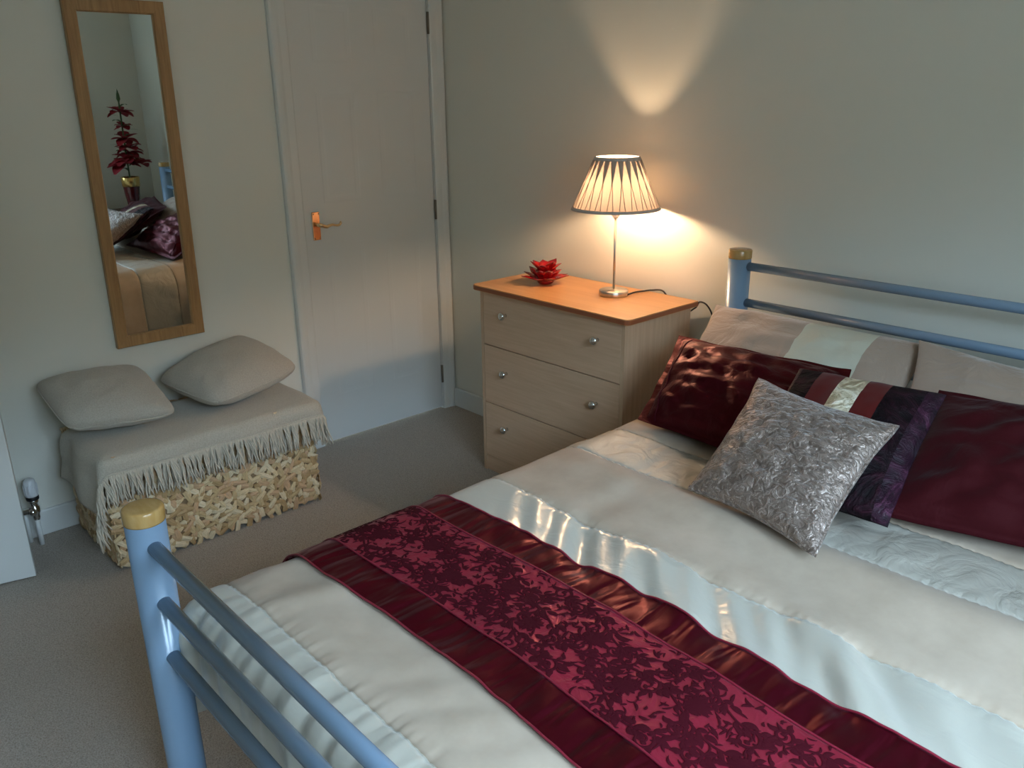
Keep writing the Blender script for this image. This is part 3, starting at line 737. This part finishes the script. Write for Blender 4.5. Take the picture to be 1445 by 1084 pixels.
xs = sorted(set([round(v, 5) for v in ylist(XL, 1.80, .010)+ylist(1.80, 2.95, .0075)+ylist(2.95, XR_, .014)]))
def strip_mesh(y0, y1, step=.0075, fn=hdv, xs=xs, lift=0.0):
    ys = ylist(y0, y1, step); V = [tuple(fn(x, y, lift)) for x in xs for y in ys]
    return MB().grid(V, len(xs), len(ys), True)
dv = thing('duvet', 'beige suede duvet with ivory satin bands spread over the bed', 'duvet', (2.4, -1.2, .30))
for nm, a, b, m in (('satin_band', YF, -1.944, m_satin), ('suede_panel', -1.944, -1.445, m_suede), ('satin_band', -1.445, -1.222, m_satin), ('suede_panel', -1.222, -.930, m_suede), ('satin_band', -.930, -.735, m_crinkle), ('suede_panel', -.735, YB, m_suede)):
    o = strip_mesh(a, b).build(nm, m, dv); s_ = o.modifiers.new('solid', 'SOLIDIFY'); s_.thickness = .010; s_.offset = -1
for s in (-1.944, -1.222, -.930):
    P = [hdv(x, s, -.0005) for x in xs]; MB().tube(P, .0016, 5).build('seam', m_satin, dv)

# ------------------------------------------------------------------ burgundy bed runner with flocked scrolls
rn = thing('bed_runner', 'burgundy satin bed runner with velvet scroll pattern across the duvet', 'bed runner', (2.4, -1.6, ZT))
xr = [x for x in xs if x > 1.742-.26 and x < 3.14+.25]
def rn_y(x, y):  # the runner wanders a little across the bed
    return y+.018*math.sin((x-1.75)*4.2)*sm((x-1.75)/.3)-.012*sm((x-1.9)/.3)*0
def rpt(x, y, lift=0.0):
    yy = rn_y(x, y)
    bd = 1 if (y > -1.478 or y < -1.704) else .5
    w1 = .0055*nz(x*8+2*y, y*9, 31.0)*bd+.0028*nz(x*26+14*y, y*6, 37.0)*bd
    return hdv(x, yy, .0085+w1+lift)
for nm, a, b, m in (('border', -1.795, -1.704, m_runner), ('patterned_panel', -1.704, -1.478, m_ground), ('border', -1.478, -1.388, m_runner)):
    o = strip_mesh(a, b, .006, rpt, xr).build(nm, m, rn); s_ = o.modifiers.new('solid', 'SOLIDIFY'); s_.thickness = .004; s_.offset = -1
for yy in (-1.704, -1.478, -1.7955, -1.3875): MB().tube([rpt(x, yy, .0012) for x in xr], .0022, 6).build('piping', m_cord, rn)
fl = MB()
def ribbon(pts, wds):
    # a flat ribbon in the runner's own plane, laid on its surface
    V = []; n = len(pts)
    for i in range(n):
        a = pts[max(i-1, 0)]; b = pts[min(i+1, n-1)]; tx, ty = b[0]-a[0], b[1]-a[1]; L = math.hypot(tx, ty) or 1; nx_, ny_ = -ty/L, tx/L
        for s in (-1, 0, 1):
            x, y = pts[i][0]+nx_*wds[i]*s, pts[i][1]+ny_*wds[i]*s
            y = min(max(y, -1.701), -1.481); x = max(x, xr[0]+.002)
            V.append(tuple(rpt(x, y, .0010 if s else .0018)))
    fl.grid(V, n, 3, True)
def leaf(x, y, a, L, wd, bend=0.0):
    pts = []; ws = []; cx, cy = x, y
    for i in range(7):
        q = i/6; pts.append((cx, cy)); ws.append(wd*math.sin(PI*(q*.9+.06))**.8*(1-q**6)+.0003); an = a+bend*q; cx += L/6*math.cos(an); cy += L/6*math.sin(an)
    ribbon(pts, ws)
def spiral(x, y, a, r, sgn, wd=.0035, turns=1.25):
    pts = []; ws = []; cx, cy = x-r*math.cos(a+sgn*PI/2+PI), y-r*math.sin(a+sgn*PI/2+PI)
    a0 = math.atan2(y-cy, x-cx); n = 22
    for i in range(n):
        q = i/(n-1); rr = r*(1-.78*q); an = a0+sgn*q*turns*2*PI; pts.append((cx+rr*math.cos(an), cy+rr*math.sin(an))); ws.append(wd*(1-.35*q))
    ribbon(pts, ws)
    leaf(pts[-1][0], pts[-1][1], a0+sgn*(turns*2*PI+PI/2), .009, .006)
    for q in (.12, .27, .42, .58):
        i = int(q*n); an = a0+sgn*(q*turns*2*PI+PI/2)
        leaf(pts[i][0], pts[i][1], an-sgn*.8, .020, .0048, -sgn*1.0)
        if q < .5: leaf(pts[i][0], pts[i][1], an-sgn*1.5, .014, .004, sgn*1.2)
rr_ = random.Random(3)
for lane, (yc, amp, ph) in enumerate(((-1.660, .022, 0), (-1.592, .024, 1.3), (-1.525, .022, PI))):
    n = 420; X0, X1 = xr[0], xr[-1]; lam = (.235, .31, .26)[lane]; P = []; W_ = []
    for i in range(n):
        x = X0+(X1-X0)*i/(n-1); P.append((x, yc+amp*math.sin(2*PI*x/lam+ph))); W_.append(.0024)
    ribbon(P, W_)
    k = 0
    x = X0+.02
    while x < X1-.03:
        y = yc+amp*math.sin(2*PI*x/lam+ph); sl = math.atan2(amp*2*PI/lam*math.cos(2*PI*x/lam+ph), 1)
        sgn = 1 if k % 2 else -1
        if k % 2 == 0 or k % 4 == 1: spiral(x, y, sl+sgn*.5, .017+.006*rr_.random(), sgn if rr_.random() > .15 else -sgn)
        leaf(x+.012, y, sl+sgn*.9, .030, .0075, -sgn*.9); leaf(x+.02, y, sl-sgn*.8, .026, .006, sgn*1.0); leaf(x+.006, y, sl-sgn*1.3, .020, .005, sgn*1.3)
        k += 1; x += lam/6.2
for k in range(16):   # palmette flowers between the vines
    x = xr[0]+.04+k*.1175; y = -1.592+(.02 if k % 2 else -.02)
    for j in range(9):
        a = -PI/2+(j-4)*.36+(PI if k % 2 else 0); leaf(x, y, a, .034-.002*abs(j-4), .0062, (j-4)*.16)
    for j in range(5): leaf(x, y, PI/2+(j-2)*.5+(PI if k % 2 else 0), .018, .004)
for _ in range(1500):   # small sprigs filling the ground
    x = rr_.uniform(xr[0]+.01, xr[-1]-.01); y = rr_.uniform(-1.697, -1.485); a = rr_.uniform(0, 2*PI)
    leaf(x, y, a, rr_.uniform(.010, .030), rr_.uniform(.0014, .0036), rr_.uniform(-2, 2))
o = fl.build('flocked_pattern', m_flock, rn); o['kind'] = 'stuff'

# ------------------------------------------------------------------ pillows on the bed
bedf = lambda x, y: ZT+puff(x, y)+.016
def incl(a, b, c, add):   # plane through three points, raised
    a, b, c = Vector(a), Vector(b), Vector(c); n = (b-a).cross(c-a); 
    return lambda x, y: a.z-(n.x*(x-a.x)+n.y*(y-a.y))/n.z+add
PB = thing('pillow', 'beige suede pillow with a pale satin patch behind the left wine pillow', 'pillow', (1.98, -.33, .6), 'beige pillows against the headboard')
cor = [(1.69, -.485, .630), (2.37, -.47, .630), (2.345, -.165, .838), (1.655, -.19, .842)]
for nm, r_, m in (('suede_end', (-1, .02), m_bsuede), ('satin_patch', (.02, .62), m_bsatin), ('suede_end', (.62, 1), m_bsuede)):
    weld(cushion_mesh(cor, .070, .045, urange=r_, n=44, floor=bedf, seed=11.0, namp=.008).build(nm, m, PB))
PB = thing('pillow', 'plain beige suede pillow behind the right wine pillow, pointed corner up', 'pillow', (2.64, -.33, .6), 'beige pillows against the headboard')
cor = [(2.37, -.47, .640), (3.00, -.41, .630), (3.00, -.165, .795), (2.325, -.215, .862)]
weld(cushion_mesh(cor, .048, .06, floor=bedf, seed=14.0, namp=.008).build('cover', m_bsuede, PB))
RL = thing('pillow', 'wine taffeta pillow at the left beside the chest, with a stitched border', 'pillow', (2.02, -.55, .6), 'wine taffeta pillows')
corL = [(1.742, -.690, .596), (2.36, -.745, .605), (2.235, -.405, .800), (1.665, -.400, .780)]
weld(cushion_mesh(corL, .080, .03, n=60, floor=bedf, seed=21.0, namp=.011, nsc=9, flange=.09).build('cover', m_wine, RL))
sp = [cushion_pt([Vector(c) for c in corL], .080, .03, -.80, -1+2*k/30, 1, flange=.09, seed=21.0, namp=.011, nsc=9)+Vector((0, -.0005, .0012)) for k in range(1, 30)]
MB().tube(sp, .0018, 5).build('stitched_seam', m_flock, RL)
RR = thing('pillow', 'wine taffeta pillow at the right edge of the picture', 'pillow', (2.8, -.5, .6), 'wine taffeta pillows')
cor = [(2.475, -.800, .608), (3.13, -.625, .608), (3.10, -.255, .800), (2.466, -.415, .802)]
weld(cushion_mesh(cor, .070, .03, n=60, floor=bedf, seed=27.0, namp=.011, nsc=9, flange=.06).build('cover', m_winedark, RR))
SC = thing('cushion', 'square cushion striped in black, red, gold and plum velvet', 'cushion', (2.37, -.72, .62))
cor = [(2.205, -.905, .632), (2.566, -.868, .630), (2.526, -.535, .835), (2.190, -.600, .838)]
for nm, r_, m in (('plum_stripe', (-1, -.93), m_plum), ('black_stripe', (-.93, -.62), m_crush), ('red_stripe', (-.62, -.28), m_redv), ('gold_stripe', (-.28, .06), m_gold), ('red_stripe', (.06, .36), m_redv), ('black_stripe', (.36, .80), m_crush), ('plum_stripe', (.80, 1), m_plum)):
    weld(cushion_mesh(cor, .055, .035, urange=r_, n=48, floor=bedf, seed=33.0, namp=.005).build(nm, m, SC))
SV = thing('cushion', 'crushed silver velvet cushion leaning in front of the striped cushion', 'cushion', (2.32, -.87, .61))
cor = [(2.140, -.985, .612), (2.503, -1.055, .612), (2.520, -.775, .822), (2.130, -.692, .816)]
fz = lambda x, y: bedf(x, y)
weld(cushion_mesh(cor, .060, .085, n=64, floor=fz, seed=41.0, namp=.005, nsc=12).build('cover', m_silver, SV))
rim(cor, .060, .085, .004, 'seam', m_silver, SV, floor=fz, seed=41.0)

# ------------------------------------------------------------------ seen only in the mirror: bedside cabinet and vase of red flowers
t = thing('bedside_cabinet', 'dark brown wooden bedside cabinet seen in the mirror beyond the bed', 'cabinet', (3.57, -.25, 0))
mb = MB().box((3.38, -.44, .0), (3.76, -.06, .625), .002); mb.build('body', m_dwood, t)
MB().box((3.365, -.455, .625), (3.775, -.045, .65), .003).build('top', m_dwood, t)
for z0, z1 in ((.33, .60), (.04, .31)):
    d = MB().box((3.395, -.456, z0), (3.745, -.44, z1), .002).build('drawer', m_dwood, t)
    MB().lathe([(.006, 0), (.006, .01), (.014, .018), (.012, .026), (0, .028)], 16, (3.57, -.456, (z0+z1)/2), Matrix.Rotation(PI/2, 4, 'X')).build('knob', m_goldleaf, d)
VX, VY = 3.50, -.27
t = thing('vase', 'tapered oxblood vase with a gold band, reflected in the mirror', 'vase', (VX, VY, .65))
MB().lathe([(.030, .651), (.034, .655), (.050, .76), (.058, .83), (.061, .90), (.056, .90), (.046, .76), (.0, .67)], 32, (VX, VY, 0), caps=False).build('body', m_vase, t)
MB().lathe([(.0585, .838), (.0625, .840), (.0655, .905), (.063, .908), (.060, .905)], 32, (VX, VY, 0), caps=False).build('gold_band', m_goldleaf, t)
t = thing('flower_arrangement', 'tall arrangement of dark red silk flowers standing in the vase', 'flowers', (VX, VY, .90))
MB().tube([(VX, VY, .72), (VX+.008, VY, 1.1), (VX-.004, VY, 1.44)], .006, 8).build('stem', m_leaf, t)
def blossom(c, R, cnt, seed):
    rnd = random.Random(seed)
    f = thing('x', '', '', c); del f['label']; del f['category']; f.name = 'blossom'; f.parent = t; f.location = Vector(c)-t.location
    for k in range(cnt):
        a = 2*PI*k/cnt+rnd.uniform(-.2, .2); up = rnd.uniform(-.3, .7); V = []
        for i in range(7):
            q = i/6; r = R*q; wd = R*.42*math.sin(PI*min(1, q*.85+.08)); z = R*(math.sin(up)*q-.35*q*q*(1 if k % 2 else .3))
            for s in (-1, -.4, .4, 1): x, y = r*math.cos(up), s*wd; V.append((c[0]+x*math.cos(a)-y*math.sin(a), c[1]+x*math.sin(a)+y*math.cos(a), c[2]+z+.25*wd*s*s))
        o = MB().grid(V, 7, 4).build('petal', m_petal, f)
    return f
for i, (dx, dy, z, R) in enumerate(((0, 0, 1.37, .10), (.01, .01, 1.27, .07), (.01, .01, 1.18, .10), (-.02, .02, 1.12, .10), (-.03, -.02, 1.04, .115), (.0, -.03, 1.00, .12), (-.03, .09, 1.00, .085), (.02, .03, 1.08, .10))): blossom((VX+dx, VY+dy, z), R, 8, i)
for k in range(14):
    a = 2*PI*k/14*2.3; z = .95+.035*k; L = .10; V = []
    for i in range(7):
        q = i/6; wd = .014*math.sin(PI*min(1, q*.9+.06)); r = .01+L*q; V += [(VX+r*math.cos(a)-s*wd*math.sin(a), VY+r*math.sin(a)+s*wd*math.cos(a), z+.06*q-.05*q*q) for s in (-1, 0, 1)]
    MB().grid(V, 7, 3).build('leaf', m_leaf, t)
MB().lathe([(.002, 1.43), (.014, 1.46), (.010, 1.49), (0, 1.53)], 10, (VX-.004, VY, 0)).build('bud', m_leaf, t)
